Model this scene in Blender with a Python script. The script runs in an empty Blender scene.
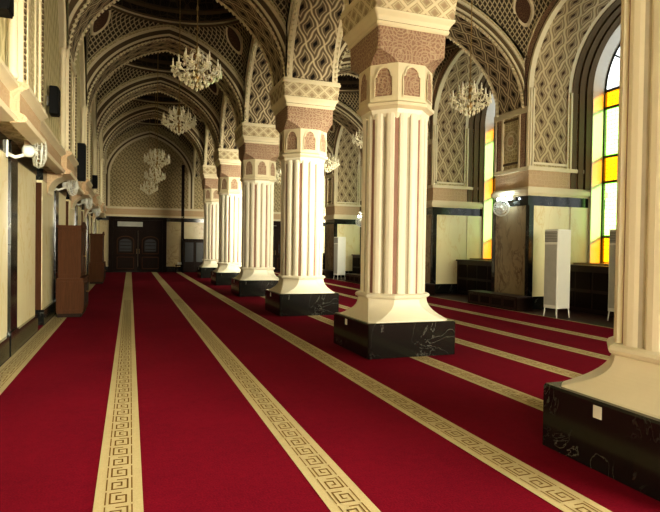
import bpy, bmesh, math, random
from mathutils import Vector, Matrix
random.seed(7)
PI = math.pi
C = bpy.context.scene.collection

# ------------------------------------------------------------------ layout
PITCH, Y1 = 4.971, 2.965                       # column spacing, first column
ROW = [Y1 + PITCH*k for k in range(6)]         # six columns
COLX = 3.908                                   # column line
XL, XR = -1.19, 3.285                           # clear span of the main aisle vaults
RL, RR = 4.53, 9.97                            # clear span of the side aisle vaults
YEND = 33.3
ZS = 5.42                                      # springing of the ribs
HA = 2.3                                       # rise of the ribs
RING = .42
ZR = ZS + HA + RING
HT = .6                                        # half thickness of the ribs

# ------------------------------------------------------------------ materials
class E:
    """tiny operator wrapper that builds math nodes"""
    nt = None
    def __init__(s, k): s.k = k
    @staticmethod
    def m(op, *a):
        n = E.nt.nodes.new('ShaderNodeMath'); n.operation = op
        for i, x in enumerate(a):
            if isinstance(x, E): E.nt.links.new(x.k, n.inputs[i])
            else: n.inputs[i].default_value = x
        return E(n.outputs[0])
    def __add__(s, o): return E.m('ADD', s, o)
    __radd__ = __add__
    def __sub__(s, o): return E.m('SUBTRACT', s, o)
    def __rsub__(s, o): return E.m('SUBTRACT', o, s)
    def __mul__(s, o): return E.m('MULTIPLY', s, o)
    __rmul__ = __mul__
    def __truediv__(s, o): return E.m('DIVIDE', s, o)
    def fr(s): return E.m('FRACT', s)
    def ab(s): return E.m('ABSOLUTE', s)
    def sin(s): return E.m('SINE', s)
    def mn(s, o): return E.m('MINIMUM', s, o)
    def mx(s, o): return E.m('MAXIMUM', s, o)
    def lt(s, t, soft=.04):                    # 1 where s<t
        n = E.nt.nodes.new('ShaderNodeMath'); n.operation = 'MULTIPLY_ADD'; n.use_clamp = True
        E.nt.links.new(s.k, n.inputs[0]); n.inputs[1].default_value = -1/soft; n.inputs[2].default_value = t/soft + .5
        return E(n.outputs[0])
    def gt(s, t, soft=.04): return 1 - s.lt(t, soft)

def base_mat(name, rough=.6, spec=.3, metal=0.):
    m = bpy.data.materials.new(name); m.use_nodes = True
    nt = m.node_tree; b = nt.nodes['Principled BSDF']
    b.inputs['Roughness'].default_value = rough
    b.inputs['Specular IOR Level'].default_value = spec
    b.inputs['Metallic'].default_value = metal
    return m, nt, b

def mixc(nt, fac, a, b):
    n = nt.nodes.new('ShaderNodeMix'); n.data_type = 'RGBA'
    if isinstance(fac, E): nt.links.new(fac.k, n.inputs[0])
    else: n.inputs[0].default_value = fac
    for sock, v in ((n.inputs[6], a), (n.inputs[7], b)):
        if hasattr(v, 'is_linked') or hasattr(v, 'links'): nt.links.new(v, sock)
        else: sock.default_value = (*v, 1)
    return n.outputs[2]

def noise(nt, scale, detail=3, vec=None, rough=.55, dist=0.):
    n = nt.nodes.new('ShaderNodeTexNoise')
    n.inputs['Scale'].default_value = scale; n.inputs['Detail'].default_value = detail
    n.inputs['Roughness'].default_value = rough; n.inputs['Distortion'].default_value = dist
    if vec is None:
        tc = nt.nodes.new('ShaderNodeTexCoord'); vec = tc.outputs['Object']
    nt.links.new(vec, n.inputs['Vector'])
    E.nt = nt
    return E(n.outputs['Fac'])

def uvs(nt):
    E.nt = nt
    u = nt.nodes.new('ShaderNodeUVMap'); u.uv_map = 'UVMap'
    s = nt.nodes.new('ShaderNodeSeparateXYZ'); nt.links.new(u.outputs[0], s.inputs[0])
    return E(s.outputs[0]), E(s.outputs[1])

def bump(nt, b, h, strength=.4, dist=.03):
    n = nt.nodes.new('ShaderNodeBump'); n.inputs['Strength'].default_value = strength
    n.inputs['Distance'].default_value = dist
    nt.links.new(h.k, n.inputs['Height']); nt.links.new(n.outputs[0], b.inputs['Normal'])

def plain(name, col, rough=.6, spec=.3, metal=0., var=.18, scale=6.):
    m, nt, b = base_mat(name, rough, spec, metal)
    f = noise(nt, scale)
    dark = tuple(c*(1-var) for c in col); light = tuple(min(1, c*(1+var)) for c in col)
    nt.links.new(mixc(nt, f, dark, light), b.inputs['Base Color'])
    return m

def lozenge(name, ground, line, dot, cw=.44, ch=.72, lw=.1, inner=True, dots=.16, wave=.05, bs=.5):
    m, nt, b = base_mat(name, .75, .2)
    u, v = uvs(nt)
    p = u*(1/cw); q = v*(1/ch)
    w = (q*(4*PI)).sin()*wave
    a = (p + q + w).fr(); c = (p - q + w).fr()
    l1 = .5 - (a - .5).ab(); l2 = .5 - (c - .5).ab()
    mn = l1.mn(l2); mxd = (.5 - l1).mx(.5 - l2)
    ln = mn.lt(lw, .06)
    if inner:
        ln = ln.mx((mn - .22).ab().lt(.03, .05)*.8)
    dt = mxd.lt(dots, .06)
    f = noise(nt, 3.)
    g = mixc(nt, f, tuple(x*.8 for x in ground), tuple(x*1.15 for x in ground))
    c1 = mixc(nt, ln, g, line)
    c2 = mixc(nt, dt, c1, dot)
    nt.links.new(c2, b.inputs['Base Color'])
    bump(nt, b, ln - dt, bs, .03)
    return m

def arabesque(name, ground, line, scale=7., w=.13):
    m, nt, b = base_mat(name, .7, .2)
    u, v = uvs(nt)
    k = 1/.42
    px = (u*k).fr() - .5; py = (v*k).fr() - .5
    r2 = E.m('SQRT', px*px + py*py)
    rings = (((r2*9.) .fr() - .5).ab()).lt(.2, .12)
    tc = nt.nodes.new('ShaderNodeUVMap'); tc.uv_map = 'UVMap'
    vo = nt.nodes.new('ShaderNodeTexVoronoi'); vo.feature = 'DISTANCE_TO_EDGE'; vo.inputs['Scale'].default_value = scale*1.6
    vo.inputs['Randomness'].default_value = .55
    nt.links.new(tc.outputs[0], vo.inputs['Vector'])
    ed = E(vo.outputs['Distance']).lt(w, .08)
    f = ed.mx(rings*.55)
    nt.links.new(mixc(nt, f, ground, line), b.inputs['Base Color'])
    bump(nt, b, f, .5, .02)
    return m

def marble(name, base, vein, scale=2.5, amount=.035, rough=.15, spec=.5, cloud=None, stretch=(1, 1, 1)):
    m, nt, b = base_mat(name, rough, spec)
    tc = nt.nodes.new('ShaderNodeTexCoord')
    mp = nt.nodes.new('ShaderNodeMapping'); mp.inputs['Scale'].default_value = stretch
    nt.links.new(tc.outputs['Object'], mp.inputs['Vector'])
    n = noise(nt, scale, 6, mp.outputs[0], .6, 1.2)
    ve = (n - .5).ab().lt(amount, amount*1.2)
    n3 = noise(nt, scale*.7, 2, mp.outputs[0])
    ve = ve*n3.gt(.5, .15)
    n2 = noise(nt, scale*.6, 4, mp.outputs[0])
    cl = cloud or tuple(min(1, c*1.35) for c in base)
    g = mixc(nt, n2, tuple(c*.8 for c in base), cl)
    nt.links.new(mixc(nt, ve, g, vein), b.inputs['Base Color'])
    return m

def wood(name, dark, light, rough=.4, grain=(14, 14, 1.2), spec=.35):
    m, nt, b = base_mat(name, rough, spec)
    tc = nt.nodes.new('ShaderNodeTexCoord')
    mp = nt.nodes.new('ShaderNodeMapping'); mp.inputs['Scale'].default_value = grain
    nt.links.new(tc.outputs['Object'], mp.inputs['Vector'])
    n = noise(nt, 2.2, 5, mp.outputs[0], .6, .8)
    nt.links.new(mixc(nt, n, dark, light), b.inputs['Base Color'])
    bump(nt, b, n, .15, .01)
    return m

def carpet_mat(name, dark, light, fine=75.):
    m, nt, b = base_mat(name, 1., .05)
    n1 = noise(nt, fine, 2); n2 = noise(nt, 1.1, 4); n3 = noise(nt, 14., 3)
    f = n1*.55 + n2*.3 + n3*.25
    nt.links.new(mixc(nt, f, dark, light), b.inputs['Base Color'])
    b.inputs['Sheen Weight'].default_value = .0
    bump(nt, b, n1, .5, .004)
    return m

def glass(name, col, rough=0.):
    m = bpy.data.materials.new(name); m.use_nodes = True
    nt = m.node_tree; nt.nodes.remove(nt.nodes['Principled BSDF'])
    out = nt.nodes['Material Output']
    t = nt.nodes.new('ShaderNodeBsdfTransparent'); g = nt.nodes.new('ShaderNodeBsdfGlossy')
    g.inputs['Roughness'].default_value = .15
    tc = nt.nodes.new('ShaderNodeUVMap'); tc.uv_map = 'UVMap'
    vo = nt.nodes.new('ShaderNodeTexVoronoi'); vo.feature = 'DISTANCE_TO_EDGE'; vo.inputs['Scale'].default_value = 9.
    vo.inputs['Randomness'].default_value = .35
    nt.links.new(tc.outputs[0], vo.inputs['Vector']); E.nt = nt
    e = E(vo.outputs['Distance']).lt(.07, .06)
    nt.links.new(mixc(nt, e, col, tuple(c*.45 for c in col)), t.inputs['Color'])
    mx = nt.nodes.new('ShaderNodeMixShader'); mx.inputs[0].default_value = .06
    nt.links.new(t.outputs[0], mx.inputs[1]); nt.links.new(g.outputs[0], mx.inputs[2])
    nt.links.new(mx.outputs[0], out.inputs['Surface'])
    return m

def frosted(name, col, k=.75):
    m = glass(name, col); nt = m.node_tree
    mx = [n for n in nt.nodes if n.type == 'MIX_SHADER'][0]
    tr = nt.nodes.new('ShaderNodeBsdfTranslucent'); tp = [n for n in nt.nodes if n.type == 'BSDF_TRANSPARENT'][0]
    nt.links.new(tp.inputs['Color'].links[0].from_socket, tr.inputs['Color'])
    m2 = nt.nodes.new('ShaderNodeMixShader'); m2.inputs[0].default_value = .06
    gl = [n for n in nt.nodes if n.type == 'BSDF_GLOSSY'][0]; out = nt.nodes['Material Output']
    nt.links.new(tr.outputs[0], m2.inputs[1]); nt.links.new(gl.outputs[0], m2.inputs[2]); nt.links.new(m2.outputs[0], out.inputs['Surface'])
    return m

def lamp_mat(name, col, strength):
    m, nt, b = base_mat(name, .4)
    b.inputs['Base Color'].default_value = (*col, 1)
    b.inputs['Emission Color'].default_value = (*col, 1)
    b.inputs['Emission Strength'].default_value = strength
    return m

M = dict(
    white=plain('column_stone', (.76, .71, .55), .42, .4, var=.05),
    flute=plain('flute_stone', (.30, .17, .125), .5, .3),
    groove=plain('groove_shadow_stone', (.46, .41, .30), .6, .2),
    black=marble('black_marble', (.008, .008, .007), (.11, .11, .095), 2.2, .006, .14, .5, (.016, .016, .013)),
    cream=marble('cream_marble', (.86, .77, .47), (.70, .58, .31), 1.1, .012, .25, .4, (.84, .75, .47), (1, 1, .4)),
    sand=marble('sand_marble', (.50, .41, .22), (.36, .27, .13), 1.6, .02, .3, .3, (.58, .48, .27)),
    dglass=plain('dark_cabinet_glass', (.03, .032, .034), .4, .25),
    tan=marble('tan_marble', (.30, .24, .145), (.17, .12, .07), 2.2, .03, .22, .45, (.42, .34, .21), (1, 1, .45)),
    mould=plain('moulding_plaster', (.66, .58, .39), .6, .3, var=.06),
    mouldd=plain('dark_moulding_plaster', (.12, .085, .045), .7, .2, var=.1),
    pink=arabesque('pink_frieze', (.49, .35, .21), (.53, .39, .24), 5., .06),
    pinkp=arabesque('capital_panel', (.28, .17, .115), (.46, .35, .225), 8., .05),
    loz=lozenge('lozenge_plaster', (.27, .205, .115), (.50, .40, .235), (.06, .03, .015), lw=.075, dots=.11),
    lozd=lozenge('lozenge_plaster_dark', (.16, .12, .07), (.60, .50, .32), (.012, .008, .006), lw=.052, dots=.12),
    pale=lozenge('pale_wall_plaster', (.44, .385, .205), (.60, .53, .31), (.36, .31, .165), .3, .5, .13, True, .1, .05, .3),
    net=lozenge('net_plaster', (.06, .045, .025), (.42, .35, .215), (.03, .022, .012), .125, .175, .13, False, .05, .0, .5),
    diaper=lozenge('end_wall_diaper', (.26, .205, .112), (.44, .36, .205), (.48, .39, .225), .42, .5, .12, False, .2, .1, .4),
    band=arabesque('arabesque_band', (.38, .31, .165), (.60, .52, .31), 6., .1),
    capband=lozenge('cornice_band', (.40, .32, .19), (.62, .53, .34), (.34, .25, .15), .30, .26, .11, True, .16, 0., .4),
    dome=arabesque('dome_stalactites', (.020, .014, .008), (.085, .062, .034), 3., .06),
    dark=plain('dark_plaster', (.055, .042, .026), .8, .1),
    almond=arabesque('almond_medallion', (.07, .035, .022), (.15, .09, .05), 9., .08),
    red=carpet_mat('red_carpet', (.045, .001, .008), (.27, .009, .028)),
    stripe=carpet_mat('cream_carpet', (.36, .29, .14), (.66, .56, .33), 120.),
    key=plain('key_brown', (.20, .125, .042), 1., .05),
    maroon=wood('dark_red_floor', (.022, .006, .004), (.06, .017, .011), .5, (1, 6, 6)),
    brown=wood('cabinet_wood', (.035, .014, .006), (.10, .042, .017), .75, spec=.12),
    dwood=wood('dark_wood', (.007, .0035, .002), (.024, .011, .006), .5, spec=.1),
    panelw=wood('wainscot_wood', (.016, .007, .004), (.036, .016, .009), .35),
    wmetal=plain('white_enamel', (.70, .70, .62), .35, .5, var=.04),
    gmetal=plain('grey_enamel', (.20, .20, .18), .5, .4),
    grille=plain('grille_grey', (.42, .42, .37), .5, .4),
    blackp=plain('black_plastic', (.004, .004, .004), .6, .15),
    brass=plain('brass', (.35, .24, .09), .35, .5, .6),
    crystal=plain('crystal', (.74, .69, .5), .08, .9, 0., .3, 30.),
    candle=plain('candle_sleeve', (.80, .76, .60), .4, .4),
    iron=plain('window_iron', (.02, .02, .018), .5, .3),
    clear=frosted('frosted_glass', (.36, .37, .37)),
    fgreen=frosted('frosted_green_glass', (.08, .36, .02)), fyellow=frosted('frosted_yellow_glass', (.45, .14, .002)), fpale=frosted('frosted_pale_glass', (.27, .38, .22)),
    green=glass('green_glass', (.12, .60, .02)),
    yellow=glass('yellow_glass', (.80, .27, .003)),
    palegreen=glass('pale_green_glass', (.50, .95, .24)),
    reveal=plain('white_reveal', (.66, .64, .58), .6, .2, var=.04),
    curtain=plain('bluish_blind', (.42, .44, .47), .7, .2),
    tube=lamp_mat('lit_tube', (.80, .95, 1.), 45.),
)

# ------------------------------------------------------------------ mesh builder
class MB:
    def __init__(s):
        s.v = []; s.f = []; s.uv = []; s.mi = []; s.mats = []; s.sm = []
    def mat(s, name):
        if name not in s.mats: s.mats.append(name)
        return s.mats.index(name)
    def face(s, pts, mat, uv=None, smooth=False):
        pts = [Vector(p) for p in pts]
        i0 = len(s.v); s.v += pts; s.f.append(tuple(range(i0, i0+len(pts))))
        if uv is None:
            n = Vector((0, 0, 0))
            for a, b in zip(pts, pts[1:]+pts[:1]): n += a.cross(b)
            ax = max(range(3), key=lambda k: abs(n[k]))
            if ax == 0: uv = [(p.y, p.z) for p in pts]
            elif ax == 1: uv = [(p.x, p.z) for p in pts]
            else: uv = [(p.x, p.y) for p in pts]
        s.uv.append(uv); s.mi.append(s.mat(mat)); s.sm.append(smooth)
    def box(s, x0, x1, y0, y1, z0, z1, mat, skip=''):
        a = [(x0,y0,z0),(x1,y0,z0),(x1,y1,z0),(x0,y1,z0),(x0,y0,z1),(x1,y0,z1),(x1,y1,z1),(x0,y1,z1)]
        for k, q in (('b',(3,2,1,0)),('t',(4,5,6,7)),('f',(0,1,5,4)),('r',(1,2,6,5)),('k',(2,3,7,6)),('l',(3,0,4,7))):
            if k not in skip: s.face([a[i] for i in q], mat)
    def bbox(s, x0, x1, y0, y1, z0, z1, mat, b=.02):
        """box with chamfered vertical and top edges"""
        pl = lambda o, z: [(x0+o+b,y0+o,z),(x1-o-b,y0+o,z),(x1-o,y0+o+b,z),(x1-o,y1-o-b,z),(x1-o-b,y1-o,z),(x0+o+b,y1-o,z),(x0+o,y1-o-b,z),(x0+o,y0+o+b,z)]
        s.loft([pl(0, z0), pl(0, z1-b), pl(b*.6, z1)], mat, cap=True)
    def loft(s, rings, mat, cap=False, closed=True, smooth=False, mats=None):
        n = len(rings[0])
        for k, (A, B) in enumerate(zip(rings, rings[1:])):
            mm = mats[k] if mats else mat
            for i in range(n if closed else n-1):
                j = (i+1) % n
                s.face([A[i], A[j], B[j], B[i]], mm, None, smooth)
        if cap:
            s.face(list(reversed(rings[0])), mat if not mats else mats[0]); s.face(rings[-1], mat if not mats else mats[-1])
    def lathe(s, prof, cx, cy, mat, n=16, smooth=True, axis='z', cz=0):
        rings = []
        for r, z in prof:
            ring = []
            for i in range(n):
                a = 2*PI*i/n
                if axis == 'z': ring.append((cx+r*math.cos(a), cy+r*math.sin(a), cz+z))
                elif axis == 'x': ring.append((cx+z, cy+r*math.cos(a), cz+r*math.sin(a)))
                else: ring.append((cx+r*math.cos(a), cy-z, cz+r*math.sin(a)))
            rings.append(ring)
        s.loft(rings, mat, cap=True, smooth=smooth)
    def tube(s, pts, r, mat, n=6, smooth=True):
        pts = [Vector(p) for p in pts]; rings = []
        for i, p in enumerate(pts):
            d = (pts[min(i+1, len(pts)-1)] - pts[max(i-1, 0)]).normalized()
            up = Vector((0, 0, 1)) if abs(d.z) < .95 else Vector((1, 0, 0))
            a = d.cross(up).normalized(); b = a.cross(d)
            rr = r[i] if isinstance(r, (list, tuple)) else r
            rings.append([p + (a*math.cos(2*PI*k/n) + b*math.sin(2*PI*k/n))*rr for k in range(n)])
        s.loft(rings, mat, cap=True, smooth=smooth)
    def octa(s, c, rx, ry, rz, mat):
        c = Vector(c); e = [Vector((rx,0,0)),Vector((0,ry,0)),Vector((-rx,0,0)),Vector((0,-ry,0))]
        t = c+Vector((0,0,rz)); b = c-Vector((0,0,rz))
        for i in range(4):
            s.face([c+e[i], c+e[(i+1)%4], t], mat, None, False); s.face([c+e[(i+1)%4], c+e[i], b], mat, None, False)
    def build(s, name, parent=None, **kw):
        me = bpy.data.meshes.new(name)
        me.from_pydata([tuple(v) for v in s.v], [], s.f)
        uvl = me.uv_layers.new(name='UVMap')
        k = 0
        for fi, p in enumerate(me.polygons):
            p.material_index = s.mi[fi]; p.use_smooth = s.sm[fi]
            for j in range(p.loop_total): uvl.data[k].uv = s.uv[fi][j]; k += 1
        for m in s.mats: me.materials.append(M[m])
        if kw.pop('weld', True):
            bm = bmesh.new(); bm.from_mesh(me); bmesh.ops.remove_doubles(bm, verts=bm.verts, dist=1e-5); bm.to_mesh(me); bm.free()
        o = bpy.data.objects.new(name, me); C.objects.link(o)
        if parent: o.parent = parent
        tag(o, **kw)
        return o

def tag(o, label=None, cat=None, group=None, kind=None):
    if label: o['label'] = label
    if cat: o['category'] = cat
    if group: o['group'] = group
    if kind: o['kind'] = kind
    return o

def empty(name, loc=(0,0,0), rz=0., **kw):
    o = bpy.data.objects.new(name, None); C.objects.link(o)
    o.location = loc; o.rotation_euler = (0, 0, rz); o.empty_display_size = .1
    return tag(o, **kw)

def copy_tree(o, parent=None, **kw):
    c = o.copy(); C.objects.link(c); c.parent = parent
    for ch in list(o.children): copy_tree(ch, c)
    return tag(c, **kw)

ORD = ['nearest', 'second', 'third', 'fourth', 'fifth', 'farthest']

# ------------------------------------------------------------------ arch curves
PT = .17
def arch_z(s, a, zs, h, pt=0.):
    """height of a slightly pointed arch at distance s from its centre"""
    s = min(abs(s), a); r = (h*h + a*a)/(2*a)
    if r < a + 1e-6: r = a + 1e-6
    k = h/math.sqrt(max(1e-9, r*r - (r-a)**2))
    return zs + (1-pt)*k*math.sqrt(max(0., r*r - (s + r - a)**2)) + pt*h*(1-s/a)

def arch_pts(a, zs, h, n=28, pt=0.):
    """points (s, z) from -a to a, spaced evenly by angle"""
    r = max((h*h + a*a)/(2*a), a + 1e-6); k = h/math.sqrt(r*r - (r-a)**2)
    t1 = math.acos((r-a)/r)
    half = [((r*math.cos(t1*i/n) - (r-a)), zs + k*r*math.sin(t1*i/n)) for i in range(n+1)]   # from s=a to 0
    half = [(s, zs + (z-zs)*(1-pt) + pt*h*(1-s/a)) for s, z in half]
    return [(-s, z) for s, z in half] + [(s, z) for s, z in reversed(half[:-1])]

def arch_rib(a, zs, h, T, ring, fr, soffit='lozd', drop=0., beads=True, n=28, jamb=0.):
    """fr(s, w, z) -> world. Returns (body MB, soffit MB, bead MB)"""
    body, sof, bd = MB(), MB(), [MB(), MB()]
    def offs(e):
        p = arch_pts(a+e, zs, h+e, n, PT)
        p = [(max(-a, min(a, s_)), z_) for s_, z_ in p]
        if jamb: p = [(-(a+e), zs-jamb)] + p + [((a+e), zs-jamb)]
        return p
    P = {e: offs(e) for e in (0, .07, .13, .26, .33, ring)}
    N = len(P[0])
    # soffit with frame bands on both edges
    acc = 0.
    for i in range(N-1):
        (s0, z0), (s1, z1) = P[0][i], P[0][i+1]
        L = math.hypot(s1-s0, z1-z0)
        ws = [-T, -T+.13, T-.13, T]
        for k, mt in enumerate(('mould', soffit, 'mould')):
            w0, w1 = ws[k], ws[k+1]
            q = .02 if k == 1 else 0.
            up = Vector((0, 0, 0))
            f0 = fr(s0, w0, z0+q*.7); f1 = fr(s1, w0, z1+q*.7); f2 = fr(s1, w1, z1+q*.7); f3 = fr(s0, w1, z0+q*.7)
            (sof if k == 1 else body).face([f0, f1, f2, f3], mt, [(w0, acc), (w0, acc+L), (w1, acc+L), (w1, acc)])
        acc += L
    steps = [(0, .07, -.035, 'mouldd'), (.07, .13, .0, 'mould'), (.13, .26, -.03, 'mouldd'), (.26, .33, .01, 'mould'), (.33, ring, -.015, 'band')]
    for sgn in (-1, 1):
        prev = None
        for e0, e1, d, mt in steps:
            w = sgn*(T+d)
            acc = 0.
            for i in range(N-1):
                (s0, z0), (s1, z1) = P[e0][i], P[e0][i+1]; (t0, y0), (t1, y1) = P[e1][i], P[e1][i+1]
                L = math.hypot(s1-s0, z1-z0)
                body.face([fr(s0, w, z0), fr(s1, w, z1), fr(t1, w, y1), fr(t0, w, y0)], mt, [(e0, acc), (e0, acc+L), (e1, acc+L), (e1, acc)])
                acc += L
                if prev is not None:
                    body.face([fr(s0, prev, z0), fr(s1, prev, z1), fr(s1, w, z1), fr(s0, w, z0)], 'mould')
            prev = w
    if beads:
        # bead row on both edges of the soffit
        dist = 0.; nxt = .0
        for i in range(N-1):
            (s0, z0), (s1, z1) = P[0][i], P[0][i+1]; L = math.hypot(s1-s0, z1-z0)
            while nxt < dist + L:
                t = (nxt-dist)/L; s_, z_ = s0+(s1-s0)*t, z0+(z1-z0)*t
                for ib, w in enumerate((-T+.045, T-.045)):
                    c = Vector(fr(s_, w, z_-.01)); bd[ib].octa(c, .048, .048, .055, 'mould')
                nxt += .115
            dist += L
    return body, sof, bd

# ------------------------------------------------------------------ floor and carpet
b = MB(); b.box(-2.4, 13., -3., YEND+.3, -.2, -.012, 'maroon'); b.build('floor', kind='structure')
carpet = MB(); carpet.box(-1.54, 9.37, -2.98, YEND-.02, -.012, 0., 'red')
carpet = carpet.build('carpet', label='deep red wall to wall carpet with cream stripes covering the hall floor', cat='carpet')
SW = .286
def key_stripe(xc, y0, y1, ykey):
    m = MB(); h = SW/2
    m.face([(xc-h, y0, .004), (xc+h, y0, .004), (xc+h, y1, .004), (xc-h, y1, .004)], 'stripe')
    L = .21; n = int((ykey-y0)/L); z = .006
    def bar(u0, u1, v0, v1, yb, flip):
        if flip: u0, u1 = 1-u1, 1-u0
        x0 = xc - .082 + .164*u0; x1 = xc - .082 + .164*u1
        m.face([(x0, yb+v0*L, z), (x1, yb+v0*L, z), (x1, yb+v1*L, z), (x0, yb+v1*L, z)], 'key')
    for i in range(n):
        yb = y0 + i*L; fl = i % 2
        bar(0, .05, .03, .90, yb, 0); bar(.95, 1, .03, .90, yb, 0)          # dashed border lines
        bar(.2, .85, .05, .12, yb, fl)
        bar(.2, .27, .05, .62, yb, fl); bar(.2, .62, .55, .62, yb, fl)
        bar(.55, .62, .30, .62, yb, fl); bar(.40, .62, .28, .34, yb, fl)
        bar(.78, .85, .05, .80, yb, fl); bar(.40, .85, .76, .82, yb, fl)
    for yl in ():
        pass
    return m
for k in range(8):
    xc = -1.4046 + 1.3501*k
    key_stripe(xc, -2.9, YEND-.05, 17.).build('stripe', carpet, label='cream stripe woven with a brown Greek key')
m = MB(); m.face([(9.33, -2.9, .004), (9.39, -2.9, .004), (9.39, YEND-.1, .004), (9.33, YEND-.1, .004)], 'stripe'); m.build('edge_binding', carpet)

# ------------------------------------------------------------------ columns
def octagon(r, z, rot=PI/8):
    R_ = r/math.cos(PI/8)
    return [(R_*math.cos(rot + k*PI/4), R_*math.sin(rot + k*PI/4), z) for k in range(8)]
def sq8(h, z, c):
    """square with chamfer c as eight points ordered like octagon()"""
    return [(h, h-c, z), (h-c, h, z), (-(h-c), h, z), (-h, h-c, z), (-h, -(h-c), z), (-(h-c), -h, z), (h-c, -h, z), (h, -(h-c), z)]
def make_column():
    root = empty('column')
    m = MB(); m.bbox(-.718, .718, -.718, .718, 0, .504, 'black', .018); m.build('plinth', root, label='black veined marble plinth')
    # flared base
    m = MB(); rings = []
    o0 = octagon(.50, 0)
    for i in range(13):
        t = i/12
        z = .82 - .30*t
        e = t**2.4
        q = sq8(.655, z, .10)
        o = octagon(.50, z)
        rings.append([tuple(o[k][j]*(1-e)+q[k][j]*e if j < 2 else z for j in range(3)) for k in range(8)])
    rings.append([(x, y, .504) for x, y, z in sq8(.66, 0, .09)])
    rings = [r_[::1] for r_ in rings][::-1]
    m.loft(rings, 'white', cap=True)
    m.loft([octagon(.505, .82), octagon(.535, .835), octagon(.545, .86), octagon(.53, .885), octagon(.50, .90)], 'white', cap=True)
    m.build('base', root)
    # fluted shaft
    m = MB(); prof = []; mats = []
    Rc = .485/math.cos(PI/8)
    for k in range(8):
        a0 = PI/8 + k*PI/4; a1 = a0 + PI/4
        c0 = Vector((math.cos(a0), math.sin(a0)))*Rc; c1 = Vector((math.cos(a1), math.sin(a1)))*Rc
        d = (c1-c0).normalized(); nrm = Vector((d.y, -d.x)); L = (c1-c0).length
        def P(t, o): return c0 + d*t + nrm*o
        g = .046
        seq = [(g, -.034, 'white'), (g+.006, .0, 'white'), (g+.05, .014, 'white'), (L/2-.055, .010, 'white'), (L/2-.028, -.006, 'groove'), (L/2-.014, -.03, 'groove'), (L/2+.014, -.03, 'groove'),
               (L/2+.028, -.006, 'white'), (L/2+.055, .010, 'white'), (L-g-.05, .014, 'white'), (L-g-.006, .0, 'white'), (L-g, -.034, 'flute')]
        for t, o, mt in seq:
            p = P(t, o); prof.append((p.x, p.y)); mats.append(mt)
    n = len(prof)
    for i in range(n):
        j = (i+1) % n
        m.face([(*prof[i], .895), (*prof[j], .895), (*prof[j], 3.60), (*prof[i], 3.60)], mats[i])
    # rounded ends closing the channels
    m.loft([octagon(.44, 3.52), octagon(.484, 3.60), octagon(.50, 3.68)], 'white')
    m.build('shaft', root)
    # capital: lip, octagonal drum with arched panels
    m = MB()
    m.loft([octagon(.50, 3.66), octagon(.56, 3.70), octagon(.57, 3.74), octagon(.53, 3.77), octagon(.53, 4.46)], 'mould', cap=True)
    cap = m.build('capital', root)
    m = MB()
    for k in range(8):
        a = PI/4*k; ca, sa = math.cos(a), math.sin(a)
        def Q(u, z, o): return (ca*(.53+o) - sa*u, sa*(.53+o) + ca*u, z)
        w = .135
        shape = [(-w, 3.84), (w, 3.84), (w, 4.12)] + [(w*.8*math.cos(t*PI/8) if t else w*.8, 4.13+.13*math.sin(t*PI/8)) for t in range(0, 9)] + [(-w, 4.12)]
        m.face([Q(u, z, .006) for u, z in shape], 'pinkp', [(u+k*.3, z) for u, z in shape])
        # raised rim
        for (u0, z0), (u1, z1) in zip(shape, shape[1:]+shape[:1]):
            c = (0, 4.0)
            f = 1.13
            m.face([Q(u0, z0, .022), Q(u1, z1, .022), Q(u1*f, 4+(z1-4)*f, .022), Q(u0*f, 4+(z0-4)*f, .022)], 'mould')
            m.face([Q(u0, z0, .006), Q(u1, z1, .006), Q(u1, z1, .022), Q(u0, z0, .022)], 'mould')
    m.build('arched_panel', cap, label='arched pinkish brown panel carved into each face')
    m = MB()
    m.loft([octagon(.53, 4.32), sq8(.545, 4.40, .20), sq8(.555, 4.47, .03), sq8(.56, 4.82, .02)], 'pinkp', cap=True)
    m.build('block', cap, label='square carved block above the octagonal drum')
    m = MB()
    m.loft([sq8(.575, 4.80, .02), sq8(.60, 4.83, .02), sq8(.60, 4.86, .02), sq8(.59, 4.87, .02), sq8(.615, 4.93, .02), sq8(.66, 4.985, .02), sq8(.665, 5.01, .02), sq8(.65, 5.02, .02),
            sq8(.675, 5.31, .02), sq8(.695, 5.32, .02), sq8(.70, 5.37, .02), sq8(.685, 5.385, .02), sq8(.69, 5.41, .02)], 'mould', cap=True,
           mats=['mould', 'mould', 'mouldd', 'mould', 'mould', 'mould', 'mouldd', 'capband', 'mould', 'mould', 'mould', 'mould'])
    m.build('cornice', cap)
    # small white socket on the aisle face of the plinth
    m = MB(); m.bbox(-.726, -.717, .10, .18, .38, .47, 'wmetal', .004); m.build('socket', root, label='small white power socket')
    root['category'] = 'column'
    return root
col_labels = ['white fluted column cut off by the photo edge, on big black marble plinth',
              'largest full white fluted column, black veined plinth, beside the hanging side chandelier',
              'white fluted column with lozenge arch panel above, next beyond the largest full column',
              'third whole white fluted column counting away from the camera, black plinth',
              'fourth whole white fluted column counting away from the camera, next to last',
              'last white fluted column of the row, close to the dark end cabinet']
proto = make_column()
for k, y in enumerate(ROW):
    o = proto if k == 0 else copy_tree(proto)
    o.location = (COLX, y, .006); tag(o, col_labels[k], 'column', 'white columns along the aisle')

# ------------------------------------------------------------------ arches
def parts(root, mbs):
    mbs[0].build('rib', root); mbs[1].build('lozenge_panel', root); [q.build('bead_moulding', root) for q in mbs[2]]
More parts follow.
